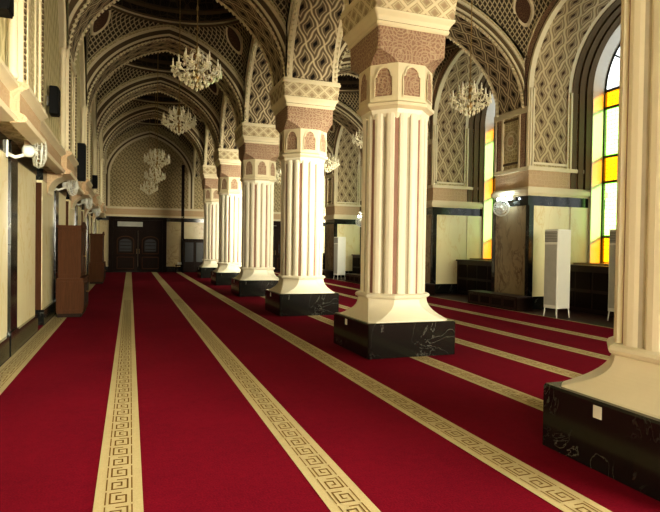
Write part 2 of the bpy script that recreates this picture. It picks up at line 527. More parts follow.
# across the main aisle
aM, cM = (XR-XL)/2, (XR+XL)/2
trans = empty('transverse_arch')
parts(trans, arch_rib(aM, ZS, HA, HT, RING, lambda s, w, z: (cM+s, w, z)))
for k, y in enumerate(ROW):
    o = trans if k == 0 else copy_tree(trans)
    o.location = (0, y, 0)
    tag(o, ['carved arch spanning the aisle over the camera side column cut by the photo edge',
            'carved arch spanning the aisle from the largest full column',
            'carved arch over the aisle springing from the second whole column, framing the view',
            'carved pointed arch over the aisle right behind the first chandelier',
            'carved pointed arch over the aisle behind the second chandelier',
            'smallest carved arch over the aisle just before the end wall'][k], 'arch', 'arches across the main aisle')
# across the side aisle
aS, cS = (RR-.1-RL)/2, (RR-.1+RL)/2
tr2 = empty('side_arch')
parts(tr2, arch_rib(aS, ZS, HA, HT, RING, lambda s, w, z: (cS+s, w, z)))
for k, y in enumerate(ROW):
    o = tr2 if k == 0 else copy_tree(tr2)
    o.location = (0, y, 0)
    tag(o, 'carved arch across the window aisle at the %s column of the row' % ORD[k], 'arch', 'arches across the window aisle')
# from column to column
aC = PITCH/2 - .68
arc = empty('arcade_arch')
HC = (XL and .61)
parts(arc, arch_rib(aC, ZS, HA, HC, RING, lambda s, w, z: (w, s, z)))
for k in range(-1, 6):
    y = Y1 + PITCH*(k+.5)
    o = arc if k == -1 else copy_tree(arc)
    o.location = (COLX, y, 0)
    tag(o, ('carved arch of the arcade from behind the camera to the nearest column' if k < 0 else
            'carved arcade arch with beaded soffit joining the %s column to the next' % ORD[k] if k < 5 else
            'carved arcade arch joining the farthest column to the end wall'), 'arch', 'arcade arches between the columns')

# ------------------------------------------------------------------ vaulted ceiling
def make_bay(x0, x1, y0, y1):
    """pendentives rising from four arches to a ring, with a shallow dome"""
    cx, cy = (x0+x1)/2, (y0+y1)/2; hx, hy = (x1-x0)/2, (y1-y0)/2
    ex, ey = hx*.985, hy*.985
    NT, NR = 96, 10
    def bound(th):
        c, s = math.cos(th), math.sin(th)
        k = min(hx/abs(c) if abs(c) > 1e-6 else 1e9, hy/abs(s) if abs(s) > 1e-6 else 1e9)
        x, y = c*k, s*k
        zx = arch_z(x, hx+RING, ZS, HA+RING, PT); zy = arch_z(y, hy+RING*.9, ZS, HA+RING, PT)
        if hx/abs(c if abs(c) > 1e-6 else 1e-6) < hy/abs(s if abs(s) > 1e-6 else 1e-6): z = zy
        else: z = zx
        return x, y, min(z, ZR)
    def surf(th, t, off=0.):
        X, Y, Z = bound(th); c, s = math.cos(th), math.sin(th)
        rx, ry = ex*c, ey*s
        # ring point in the same direction
        k = 1/math.sqrt((c/ex)**2 + (s/ey)**2); rx, ry = c*k, s*k
        z = Z + (ZR-Z)*math.sqrt(max(0., 1-(1-t)**2))*(1) if t < 1 else ZR
        x = X + (rx-X)*t; y = Y + (ry-Y)*t
        d = math.hypot(x, y); f = (d-off)/d if d else 1
        return Vector((cx + x*f, cy + y*f, z - off*.3))
    ths = []
    for q in range(4):                          # make the corners hit exactly
        a0 = math.atan2(hy, hx)
        cr = [a0, PI-a0, PI+a0, 2*PI-a0, 2*PI+a0]
        for i in range(NT//4): ths.append(cr[q] + (cr[q+1]-cr[q])*i/(NT//4))
    m = MB(); rr = 3.4
    for i in range(NT):
        a, b_ = ths[i], ths[(i+1) % NT] + (2*PI if i == NT-1 else 0)
        va = vb = 0.
        for j in range(NR):
            t0, t1 = (j/NR)**1.5, ((j+1)/NR)**1.5
            A, B, C_, D = surf(a, t0), surf(b_, t0), surf(b_, t1), surf(a, t1)
            if (C_-B).length + (D-A).length < 1e-4: continue
            la, lb = (D-A).length, (C_-B).length
            q = i//(NT//4); thc = [PI/2, PI, 1.5*PI, 2*PI][q] - (0 if True else 0)
            tq = cr[q] if False else None
            U_ = lambda p: (p.x-cx) if abs(math.cos((a+b_)/2)/hx) < abs(math.sin((a+b_)/2)/hy) else (p.y-cy)
            dd = lambda p: ((p.x-cx)*SG[0] - (p.y-cy)*SG[1])*.8
            SG = (math.copysign(1, math.cos((a+b_)/2)), math.copysign(1, math.sin((a+b_)/2)))
            m.face([B, A, D, C_], 'net', [(dd(p), p.z*.95) for p in (B, A, D, C_)], True)
            va += la; vb += lb
    # ring cornice and dome
    def ring(sc, z): return [(cx+ex*sc*math.cos(2*PI*i/NT), cy+ey*sc*math.sin(2*PI*i/NT), z) for i in range(NT)]
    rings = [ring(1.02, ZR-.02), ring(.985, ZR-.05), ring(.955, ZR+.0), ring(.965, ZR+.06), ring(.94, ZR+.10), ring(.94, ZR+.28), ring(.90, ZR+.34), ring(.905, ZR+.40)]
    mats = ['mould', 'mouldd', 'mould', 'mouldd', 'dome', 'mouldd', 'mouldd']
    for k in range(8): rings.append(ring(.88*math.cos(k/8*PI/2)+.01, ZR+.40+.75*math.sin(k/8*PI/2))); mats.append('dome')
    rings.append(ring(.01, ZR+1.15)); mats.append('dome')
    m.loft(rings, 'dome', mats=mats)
    # almond medallions in the four corners
    mds = []
    for q in range(4):
        md = MB(); mds.append(md)
        th0 = [math.atan2(hy, hx), PI-math.atan2(hy, hx), PI+math.atan2(hy, hx), -math.atan2(hy, hx)][q]
        t0 = .42
        c = surf(th0, t0, .10)
        tu = Vector((-math.sin(th0), math.cos(th0), 0)); tv = (surf(th0, t0+.14)-surf(th0, t0-.14)).normalized()
        tu = (tu - tv*tu.dot(tv)).normalized(); nn = tu.cross(tv)
        if nn.dot(Vector((cx, cy, ZS+1))-c) < 0: nn = -nn
        out, mid, inn = [], [], []
        for i in range(24):
            ph = 2*PI*i/24
            du = math.sin(ph)*(1-.35*abs(math.cos(ph))**2); dv = math.cos(ph)
            out.append((du*.27, dv*.52)); mid.append((du*.235, dv*.46)); inn.append((du*.19, dv*.38))
        S = lambda u, v, o: c + tu*u + tv*v + nn*o
        for i in range(24):
            j = (i+1) % 24
            md.face([S(*out[i], -.04), S(*out[j], -.04), S(*mid[j], .05), S(*mid[i], .05)], 'mould')
            md.face([S(*mid[i], .05), S(*mid[j], .05), S(*inn[j], .02), S(*inn[i], .02)], 'mould')
        md.face([S(u, v, .02) for u, v in inn], 'almond', [(u*1.5, v*1.5) for u, v in inn])
    return m, mds
def bay_objects(proto, ys):
    pass
yb0 = HT; yb1 = PITCH - HT
mA, mdA = make_bay(XL, XR, yb0, yb1)
mB_, mdB = make_bay(RL, RR, yb0, yb1)
cA = mA.build('ceiling', kind='structure'); [q.build('almond_medallion', cA) for q in mdA]
cB = mB_.build('ceiling', kind='structure'); [q.build('almond_medallion', cB) for q in mdB]
for k in range(-1, 6):
    y = Y1 + PITCH*k
    a, b_ = (cA, cB) if k == -1 else (copy_tree(cA), copy_tree(cB))
    a.location = (0, y, 0); b_.location = (0, y, 0)

b = MB(); b.box(-2.6, 12.9, -3., YEND+.3, ZR+1.62, ZR+1.8, 'dark'); b.build('ceiling', kind='structure')  # unseen slab over the vaults, added to keep sunlight from leaking in
b = MB(); b.box(-2.6, 12.9, -3.2, -3., -.2, ZR+1.8, 'cream'); b.build('wall_front', kind='structure')
# ------------------------------------------------------------------ left wall
WL = MB()
y_lo, y_hi = -2.99, YEND
WL.box(-2.3, -1.95, y_lo, y_hi, 0, 3.1, 'cream')                      # back of the recesses
gaps = [(Y1+PITCH*k-1.72, Y1+PITCH*k-.92) for k in range(0, 7)]
edges = [y_lo] + [e for g in gaps for e in g] + [y_hi]
pier_iv = []
for i in range(0, len(edges)-1, 2):
    a, b_ = edges[i], min(edges[i+1], y_hi)
    if b_ - a < .1: continue
    pier_iv.append((a, b_))
    WL.box(-1.95, -1.6, a, b_, 0, 2.80, 'cream', 'b')
    WL.box(-1.95, -1.585, a-.005, b_+.005, 2.80, 3.02, 'black')
    WL.box(-1.95, -1.555, a-.03, b_+.03, 0, .3, 'black')
WL.box(-1.95, -1.7, y_lo, y_hi, 2.75, 3.1, 'black')                   # lintels over the recesses
for k in range(-1, 7):                                               # black marble strips
    y = Y1 + PITCH*k + .85
    if y + .5 > y_hi: continue
    WL.box(-1.6, -1.56, y, y+.48, 0, 3.02, 'black'); WL.box(-1.6, -1.545, y-.04, y+.52, 0, .34, 'black')
# upper wall
WL.box(-2.3, -1.34, y_lo, y_hi, 3.02, ZR+1.2, 'pale')
wl = WL.build('wall_left', kind='structure')
# cornice
def cornice_profile(x):     # (offset towards the aisle, z)
    p = [(-.12, 3.06), (.04, 3.08), (.06, 3.14), (.03, 3.19), (-.02, 3.22), (-.02, 3.52), (.02, 3.56), (.07, 3.60), (.07, 3.66), (.02, 3.69), (-.16, 3.71)]
    return [(o, 2.95 + (z-3.06)*.74) for o, z in p]
CM = ['mould', 'mould', 'mould', 'mould', 'pink', 'mould', 'mould', 'mould', 'mould', 'mould']
def run_cornice(m, x, y0, y1, sgn=1):
    pr_ = cornice_profile(x)
    A = [(x+sgn*o, y0, z) for o, z in pr_]; B = [(x+sgn*o, y1, z) for o, z in pr_]
    for i in range(len(pr_)-1):
        q = [A[i], B[i], B[i+1], A[i+1]]
        m.face(q, CM[i])
    m.face(A, 'pink'); m.face(list(reversed(B)), 'pink')
m = MB()
for k in range(-1, 7):
    ya = Y1+PITCH*k-.78; yb = Y1+PITCH*k+.78
    a = max(y_lo, yb); b_ = min(y_hi, Y1+PITCH*(k+1)-.78)
    if b_ > a: run_cornice(m, -1.27, a, b_)
m.build('trim_1', kind='structure')

# pilasters carrying the arches on the left wall
def make_pilaster():
    root = empty('pilaster')
    m = MB()
    run_cornice(m, -1.17, -.78, .78)
    m.build('cornice', root)
    m = MB(); prof = [(-1.59, 2.58)] + [(-1.57+.36*(1-math.cos(t*PI/16)), 2.60+.36*math.sin(t*PI/16)) for t in range(9)] + [(-1.20, 3.02), (-1.33, 3.02), (-1.59, 3.02)]
    A = [(x_, -.40, z) for x_, z in prof]; B = [(x_, .40, z) for x_, z in prof]
    for i in range(len(prof)-1): m.face([A[i], B[i], B[i+1], A[i+1]], 'mould')
    m.face(A, 'pink'); m.face(list(reversed(B)), 'pink')
    m.build('corbel', root)
    m = MB()
    x = -1.195
    m.box(-1.335, x, -.70, .70, 3.40, ZS, 'band', 'b')
    for y0, y1, mt, d in ((-.74, -.60, 'mould', .03), (.60, .74, 'mould', .03), (-.32, -.26, 'mould', .015), (.26, .32, 'mould', .015)):
        m.box(-1.335, x+d, y0, y1, 3.40, ZS+.0, mt, 'b')
    for i in range(25):                         # dentil blocks down both edge strips
        z = 3.48 + i*.075
        for yc in (-.67, .67): m.box(x+.02, x+.05, yc-.03, yc+.03, z, z+.04, 'mouldd')
    m.box(-1.335, x+.04, -.76, .76, ZS-.16, ZS+.0, 'mould')
    m.build('shaft', root)
    # quarter columns flanking
    for yc in (-.78, .78):
        m = MB(); m.lathe([(.05, 3.44), (.07, 3.48), (.05, 3.54), (.05, ZS-.2), (.07, ZS-.12), (.07, ZS-.01)], -1.262, yc, 'mould', 10); m.build('colonnette', root)
    return root
pil = make_pilaster()
for k in range(0, 6):
    o = pil if k == 0 else copy_tree(pil)
    o.location = (0, ROW[k], 0)
    tag(o, 'carved plaster pilaster high on the left wall facing the %s column' % ORD[k], 'pilaster', 'wall pilasters on the cream wall')
    if k == 1:
        for c_ in list(o.children):
            if c_.name.startswith('corbel'): bpy.data.objects.remove(c_)
# wall arches between the pilasters
wa = empty('blind_arch')
bd = arch_rib(PITCH/2-.80, ZS-.1, HA, .045, .30, lambda s, w, z: (w, s, z), 'band', beads=False)
bd[0].build('rib', wa); bd[1].build('soffit', wa)
for k in range(0, 6):
    o = wa if k == 0 else copy_tree(wa)
    o.location = (-1.29, Y1+PITCH*(k+.5), 0)
    tag(o, 'plaster blind arch on the left wall after the %s pilaster' % ORD[k], 'arch', 'blind arches on the cream wall')
# panelled doors set in the left recesses
def make_door():
    root = empty('door_1', kind='structure')
    m = MB()
    m.box(-1.95, -1.82, .0, .10, 0, 2.75, 'brown'); m.box(-1.95, -1.82, .70, .80, 0, 2.75, 'brown'); m.box(-1.95, -1.82, .1, .7, 2.62, 2.75, 'brown')
    m.box(-1.95, -1.61, .775, .815, 0, 2.75, 'brown'); m.box(-1.95, -1.61, -.015, .02, 0, 2.75, 'brown')
    m.build('door_frame', root)
    m = MB(); m.box(-1.95, -1.90, .10, .70, 0.01, 2.62, 'curtain')
    for y0, y1, z0, z1 in ((.16, .64, .25, 1.0), (.16, .64, 1.15, 2.45)):
        m.box(-1.90, -1.885, y0, y1, z0, z1, 'curtain')
    m.build('door_leaf', root)
    return root
mat0 = None
for i, (a, b_) in enumerate(gaps[1:6]):
    if mat0 is None:
        m = MB(); m.box(-1.80, -1.554, .02, .78, -.012, .003, 'red'); mat0 = m.build('doormat'); o = mat0
    else: o = copy_tree(mat0)
    o.location = (0, a, 0); tag(o, 'small red carpet piece in the recess after black marble strip number %d of the cream wall' % (i+1) if 0 else ['red carpet piece filling the recess just before the nearer bookcase', 'red carpet piece in the recess right behind the nearer bookcase', 'red carpet piece in the recess before the farther bookcase', 'red carpet piece in the recess past the farther bookcase', 'red carpet piece in the last recess by the end wall'][i], 'mat', 'carpet pieces in the recesses')
d0 = make_door()
for i, (a, b_) in enumerate(gaps[1:6]):
    o = d0 if i == 0 else copy_tree(d0)
    o.location = (0, a, 0); o.name = 'door_%d' % (i+1)

# ------------------------------------------------------------------ right wall: piers and window alcoves
HWP = .72
JX = 11.35; WX = 12.0; GX = 12.42
ZA, HAA = 5.9, 2.05
aA = PITCH/2 - HWP
aW = 1.66; ZW, HW = 6.02, 1.74
wr = empty('wall_right', kind='structure')
def frame_panel(m, P, u0, u1, z0, z1, mat, fm='mould', b=.06, d=.03):
    """framed flat panel; P(u, o, z) -> world, o = offset out of the wall"""
    m.face([P(u0, .004, z0), P(u1, .004, z0), P(u1, .004, z1), P(u0, .004, z1)], mat, [(u0, z0), (u1, z0), (u1, z1), (u0, z1)])
    for a0, a1, c0, c1 in ((u0-b, u1+b, z0-b, z0), (u0-b, u1+b, z1, z1+b), (u0-b, u0, z0, z1), (u1, u1+b, z0, z1)):
        A = [P(a0, d, c0), P(a1, d, c0), P(a1, d, c1), P(a0, d, c1)]; B = [P(a0, 0, c0), P(a1, 0, c0), P(a1, 0, c1), P(a0, 0, c1)]
        m.face(A, fm)
        for i in range(4): m.face([B[i], B[(i+1)%4], A[(i+1)%4], A[i]], fm)
def make_pier():
    root = empty('pier', parent=None) if False else bpy.data.objects.new('pier', None)
    C.objects.link(root); root.parent = wr
    m = MB(); H = HWP
    lay = [(0, .34, 'black', .03), (.34, 2.78, 'tan', 0), (2.78, 3.04, 'black', .005), (3.04, 3.10, 'mould', .03), (3.10, 3.22, 'mould', .08), (3.22, 3.28, 'mould', .03), (3.28, 3.72, 'pink', 0), (3.72, 3.82, 'mould', .04), (3.82, ZR+1.2, 'band', 0)]
    for z0, z1, mt, d in lay: m.box(RR-d, GX+.2, -H-d, H+d, z0, z1, mt)
    for s in (-1, 1):
        m.box(RR-.015, RR+.13, s*H-.075 if s < 0 else H-.06, s*H+.06 if s < 0 else H+.075, .34, 2.78, 'black')
    m.build('pier_body', root)
    m = MB()
    P = lambda u, o, z: (RR-o, u, z)
    frame_panel(m, P, -.46, .46, 4.0, 5.15, 'band', 'mouldd'); 
    # round boss in the panel
    for r0, r1, d0, d1, mt in ((0, .12, .05, .05, 'pink'), (.12, .17, .05, .06, 'mould'), (.24, .28, .03, .03, 'mould')):
        for i in range(20):
            a, b_ = 2*PI*i/20, 2*PI*(i+1)/20
            m.face([P(r0*math.cos(a), d0, 4.6+r0*math.sin(a)), P(r1*math.cos(a), d1, 4.6+r1*math.sin(a)), P(r1*math.cos(b_), d1, 4.6+r1*math.sin(b_)), P(r0*math.cos(b_), d0, 4.6+r0*math.sin(b_))], mt)
    m.box(RR-.07, RR, -.74, .74, 5.26, 5.42, 'mould')
    m.build('carved_panel', root)
    # jamb facing panels with lozenge plaster, continuing to the arch springing
    m = MB()
    for s in (-1, 1):
        P = lambda u, o, z: (u, s*(H+o), z)
        m.face([P(RR+.10, .006, 3.94), P(JX-.10, .006, 3.94), P(JX-.10, .006, ZA), P(RR+.10, .006, ZA)], 'loz', [(RR+.1, 3.94), (JX-.1, 3.94), (JX-.1, ZA), (RR+.1, ZA)])
        for x0, x1 in ((RR+.0, RR+.05), (RR+.08, RR+.13), (JX-.14, JX-.10), (JX-.04, JX+.02)):
            m.box(x0, x1, *(sorted((s*H, s*(H+.035)))), 3.82, ZA, 'mould')
        m.box(RR+.08, JX-.1, *(sorted((s*H, s*(H+.035)))), 3.88, 3.94, 'mould')
        for x0, x1, d in ((JX+.02, JX+.2, .02), (JX+.24, JX+.42, .05), (JX+.46, WX, .08)):
            m.box(x0, x1, *(sorted((s*H, s*(H+d)))), 3.28, ZA, 'mouldd')
        m.box(JX+.02, WX+.0, *(sorted((s*H, s*(H+.03)))), .34, 2.78, 'cream')
        m.box(RR+.13, JX+.02, *(sorted((s*H, s*(H+.012)))), .34, 2.78, 'cream')
    m.build('jamb_panel', root)
    return root
m = MB(); m.box(RR, GX+.2, -2.99, ROW[0]-HWP-.001, -.15, ZR+1.6, 'tan'); m.build('end_stretch', wr)
pr0 = make_pier()
for k in range(1, 6):
    copy_tree(pr0, wr).location = (0, ROW[k], 0)
pr0.location = (0, ROW[0], 0)
# alcove vault, window reveal, sill
def make_alcove():
    root = bpy.data.objects.new('alcove', None); C.objects.link(root); root.parent = wr
    m = MB(); n = 24
    A = arch_pts(aA, ZA, HAA, n); B = arch_pts(aA-.03, ZA, HAA-.03, n); acc = 0
    # lozenge soffit, then dark stepped bands to the window wall
    for i in range(len(A)-1):
        (s0, z0), (s1, z1) = A[i], A[i+1]; L = math.hypot(s1-s0, z1-z0)
        for x0, x1, mt in ((RR, RR+.1, 'mould'), (RR+.1, JX-.1, 'loz'), (JX-.1, JX+.02, 'mould')):
            m.face([(x0, s0, z0), (x1, s0, z0), (x1, s1, z1), (x0, s1, z1)], mt, [(x0, acc), (x1, acc), (x1, acc+L), (x0, acc+L)])
        acc += L
    prev = A
    for x0, x1, d in ((JX+.02, JX+.2, .02), (JX+.2, JX+.24, .0), (JX+.24, JX+.42, .05), (JX+.42, JX+.46, .02), (JX+.46, WX, .08)):
        Q = arch_pts(aA-d, ZA, HAA-d, n)
        for i in range(len(A)-1):
            m.face([(x0, *prev[i]), (x0, *prev[i+1]), (x0, *Q[i+1]), (x0, *Q[i])], 'mouldd')
            m.face([(x0, *Q[i]), (x1, *Q[i]), (x1, *Q[i+1]), (x0, *Q[i+1])], 'mouldd')
        prev = Q
    # face of the wall above the alcove arch, with mouldings round the arch
    O = [(s, ZR+1.2) for s, z in A]
    for i in range(len(A)-1):
        m.face([(RR, *A[i]), (RR, *A[i+1]), (RR, *O[i+1]), (RR, *O[i])], 'band')
    for e0, e1, d, mt in ((.0, .07, .05, 'mould'), (.07, .14, .02, 'mouldd'), (.14, .32, .04, 'pinkp'), (.32, .38, .06, 'mould')):
        P0, P1 = arch_pts(aA+e0, ZA, HAA+e0, n), arch_pts(aA+e1, ZA, HAA+e1, n)
        P0 = [(-(aA+e0), 3.82)] + P0 + [(aA+e0, 3.82)]; P1 = [(-(aA+e1), 3.82)] + P1 + [(aA+e1, 3.82)]
        for i in range(len(P0)-1):
            m.face([(RR-d, *P0[i]), (RR-d, *P0[i+1]), (RR-d, *P1[i+1]), (RR-d, *P1[i])], mt)
            m.face([(RR, *P0[i]), (RR, *P0[i+1]), (RR-d, *P0[i+1]), (RR-d, *P0[i])], mt)
            m.face([(RR, *P1[i]), (RR, *P1[i+1]), (RR-d, *P1[i+1]), (RR-d, *P1[i])], mt)
    m.build('alcove_vault', root)
    # window wall with an arched opening
    m = MB()
    W = [(-aW, 1.25)] + arch_pts(aW, ZW, HW, n) + [(aW, 1.25)]
    Oc = [(-aA, 1.25)] + arch_pts(aA, ZW, HW+.4, n) + [(aA, 1.25)]
    for i in range(len(W)-1):
        m.face([(WX, *W[i]), (WX, *W[i+1]), (WX, *Oc[i+1]), (WX, *Oc[i])], 'reveal')
        m.face([(WX, *W[i]), (GX+.03, *W[i]), (GX+.03, *W[i+1]), (WX, *W[i+1])], 'reveal')
        m.face([(GX+.03, *W[i]), (GX+.03, *W[i+1]), (GX+.03, *Oc[i+1]), (GX+.03, *Oc[i])], 'reveal')
    m.box(WX, GX+.2, -aA, aA, 0, 1.25, 'reveal')
    m.box(WX, GX+.2, -aA, aA, ZW+HW+.2, ZR+1.2, 'reveal')
    m.build('window_reveal', root)
    m = MB()
    m.box(11.0, WX, -aA, aA, 0, 1.16, 'panelw')
    for i in range(6):
        y0 = -aA + .06 + i*(2*aA-.1)/6
        m.box(10.985, 11.0, y0, y0+.5, .12, .52, 'dwood'); m.box(10.985, 11.0, y0, y0+.5, .60, 1.04, 'dwood')
    m.box(10.94, WX+.06, -aA, aA, 1.16, 1.21, 'panelw')
    m.box(11.5, WX+.42, -aA+.02, aA-.02, 1.21, 1.26, 'tan')
    m.build('window_seat', root)
    return root
# stained glass window
def make_window():
    root = empty('window_1', kind='structure')
    zr = [1.25, 1.98, 3.5, 4.2, 5.55, ZW]
    ys = [-aW, -1.1, -.55, 0., .55, 1.1, aW]
    x = GX
    fr = MB(); gl = MB()
    def bar(y0, y1, z0, z1): fr.box(x-.03, x+.03, y0, y1, z0, z1, 'iron')
    for y in ys[1:-1]: bar(y-.022, y+.022, zr[0], ZW)
    for y in (-aW+.02, aW-.02): bar(y-.02, y+.02, zr[0], ZW)
    for z in zr: bar(-aW, aW, z-.03, z+.03)
    def pane(y0, y1, z0, z1, mt, border=None):
        if border:
            e = .05
            gl.face([(x, y0+e, z0+e), (x, y1-e, z0+e), (x, y1-e, z1-e), (x, y0+e, z1-e)], mt)
            for a0, a1, c0, c1 in ((y0, y1, z0, z0+e), (y0, y1, z1-e, z1), (y0, y0+e, z0+e, z1-e), (y1-e, y1, z0+e, z1-e)):
                gl.face([(x, a0, c0), (x, a1, c0), (x, a1, c1), (x, a0, c1)], border)
        else:
            gl.face([(x, y0, z0), (x, y1, z0), (x, y1, z1), (x, y0, z1)], mt)
    for i in range(6):
        edge = i in (0, 5)
        for j in range(5):
            if edge: pane(ys[i], ys[i+1], zr[j], zr[j+1], *((('yellow', None) if j in (0, 2, 4) else ('palegreen', 'green')) if i == 5 else (('fyellow', None) if j in (0, 2, 4) else ('fpale', 'fgreen'))))
            else: pane(ys[i], ys[i+1], zr[j], zr[j+1], *(('fpale', 'fgreen') if j == 0 else ('clear', None)))
    n = 16
    O, I = arch_pts(aW, ZW, HW, n), arch_pts(1.1, ZW, HW*1.1/aW, n)
    for i in range(len(O)-1):
        gl.face([(x, *O[i]), (x, *O[i+1]), (x, *I[i+1]), (x, *I[i])], 'clear')
        gl.face([(x, *I[i]), (x, *I[i+1]), (x, 0, ZW)], 'clear')
    def curve(pts, w=.03):
        for (a, b_), (c, d) in zip(pts, pts[1:]):
            fr.tube([(x, a, b_), (x, c, d)], w, 'iron', 4, False)
    curve(arch_pts(aW-.02, ZW, HW-.02, n)); curve(I)
    for i in (6, 11, 16, 21, 26): fr.tube([(x, *O[i]), (x, *I[i])], .022, 'iron', 4, False)
    for y in (-.55, 0, .55): bar(y-.02, y+.02, ZW, arch_z(y, 1.1, ZW, HW*1.1/aW))
    fr.build('window_frame', root); gl.build('glass_panes', root)
    return root
al = make_alcove(); wi = make_window()
for k in range(0, 6):
    y = Y1 + PITCH*(k+.5)
    a = al if k == 0 else copy_tree(al, wr)
    a.location = (0, y, 0)
    w = wi if k == 0 else copy_tree(wi)
    w.location = (0, y, 0); w.name = 'window_%d' % (k+1)

# ------------------------------------------------------------------ end wall
m = MB()
m.box(-2.3, 12.6, YEND, YEND+.3, 0, .32, 'black')
m.box(-2.3, 12.6, YEND, YEND+.3, .32, 2.9, 'sand')
m.box(-2.3, 12.6, YEND-.02, YEND+.3, 2.9, 3.12, 'black')
m.box(-2.3, 12.6, YEND-.06, YEND+.3, 3.12, 3.24, 'mould')
m.box(-2.3, 12.6, YEND-.01, YEND+.3, 3.24, 3.56, 'pink')
m.box(-2.3, 12.6, YEND-.05, YEND+.3, 3.56, 3.68, 'mould')
m.box(-2.3, 12.6, YEND, YEND+.3, 3.68, ZR+1.6, 'diaper')
m.build('wall_back', kind='structure')
m = MB()
for x in (2.78, 4.9):                                                   # dark vertical edges of the engaged pilaster
    m.box(x, x+.16, YEND-.06, YEND, .0, 6.2, 'dwood')
m.build('trim_2', kind='structure')
# arched moulding on the end wall
m = MB()
for a, c, zs, h in ((aM, cM, ZS, HA+.1), (aS, cS, ZS, HA+.1)):
    for e0, e1, d, mt in ((-.12, 0, .06, 'mould'), (0, .1, .03, 'mouldd'), (.1, .2, .08, 'mould')):
        P0, P1 = arch_pts(a+e0, zs, h+e0, 28, PT), arch_pts(a+e1, zs, h+e1, 28, PT)
        P0 = [(P0[0][0], 3.68)] + P0 + [(P0[-1][0], 3.68)]; P1 = [(P1[0][0], 3.68)] + P1 + [(P1[-1][0], 3.68)]
        for i in range(len(P0)-1):
            Y0, Y1_ = YEND, YEND-d
            m.face([(c+P0[i][0], Y1_, P0[i][1]), (c+P0[i+1][0], Y1_, P0[i+1][1]), (c+P1[i+1][0], Y1_, P1[i+1][1]), (c+P1[i][0], Y1_, P1[i][1])], mt)
            m.face([(c+P0[i][0], Y0, P0[i][1]), (c+P0[i+1][0], Y0, P0[i+1][1]), (c+P0[i+1][0], Y1_, P0[i+1][1]), (c+P0[i][0], Y1_, P0[i][1])], mt)
m.build('trim_3', kind='structure')

# double door in the end wall
def double_door(name, x0, x1, top, leaf_h):
    root = empty(name, (0, YEND, 0), kind='structure')
    w = x1-x0
    m = MB()
    m.box(x0, x0+.22, -.14, 0, 0, top, 'dwood'); m.box(x1-.22, x1, -.14, 0, 0, top, 'dwood')
    m.box(x0+.22, x1-.22, -.14, 0, top-.16, top, 'dwood'); m.box(x0+.22, x1-.22, -.12, 0, leaf_h, leaf_h+.12, 'dwood')
    m.build('door_frame', root)
    m = MB(); m.box(x0+.22, x1-.22, -.05, 0, leaf_h+.12, top-.16, 'dwood')
    m.box(x0+.45, x0+w*.58, -.07, -.05, leaf_h+.22, top-.26, 'grille')  # pale patch painted in for light reflected on the transom
    m.build('transom', root, label='pale panel over the door leaves')
    mid = (x0+x1)/2
    for s, a, b_ in ((-1, x0+.22, mid-.01), (1, mid+.01, x1-.22)):
        m = MB(); m.box(a, b_, -.08, -.01, .02, leaf_h, 'dwood')
        lf = m.build('door_leaf', root)
        m = MB(); c = (a+b_)/2; hw = (b_-a)/2-.22
        def rim(pts, d=.03):
            for (u0, z0), (u1, z1) in zip(pts, pts[1:]+pts[:1]):
                m.tube([(u0, -.09, z0), (u1, -.09, z1)], d, 'brown', 6)
        arch = [(c-hw, 1.05), (c+hw, 1.05), (c+hw, 1.75)] + [(c+hw*math.cos(t*PI/8), 1.78+hw*.55*math.sin(t*PI/8)) for t in range(9)] + [(c-hw, 1.75)]
        rim(arch); rim([(c-hw, .2), (c+hw, .2), (c+hw, .85), (c-hw, .85)])
        inn = [(c+(u-c)*.72, 1.5+(z-1.5)*.72) for u, z in arch]
        m.face([(u, -.095, z) for u, z in inn], 'dglass')
        for zz in (1.3, 1.5, 1.7, 1.9): m.box(c-hw*.65, c+hw*.65, -.105, -.095, zz-.02, zz+.02, 'dwood')
        m.build('leaf_panel', lf)
        m = MB(); m.tube([(mid+s*.07, -.08, 1.05), (mid+s*.07, -.14, 1.08), (mid+s*.07, -.14, 1.28), (mid+s*.07, -.08, 1.31)], .015, 'brass'); m.build('door_handle', lf)
double_door('door_6', -1.12, 1.96, 3.10, 2.35)
double_door('door_7', 7.4, 9.2, 3.10, 2.6)

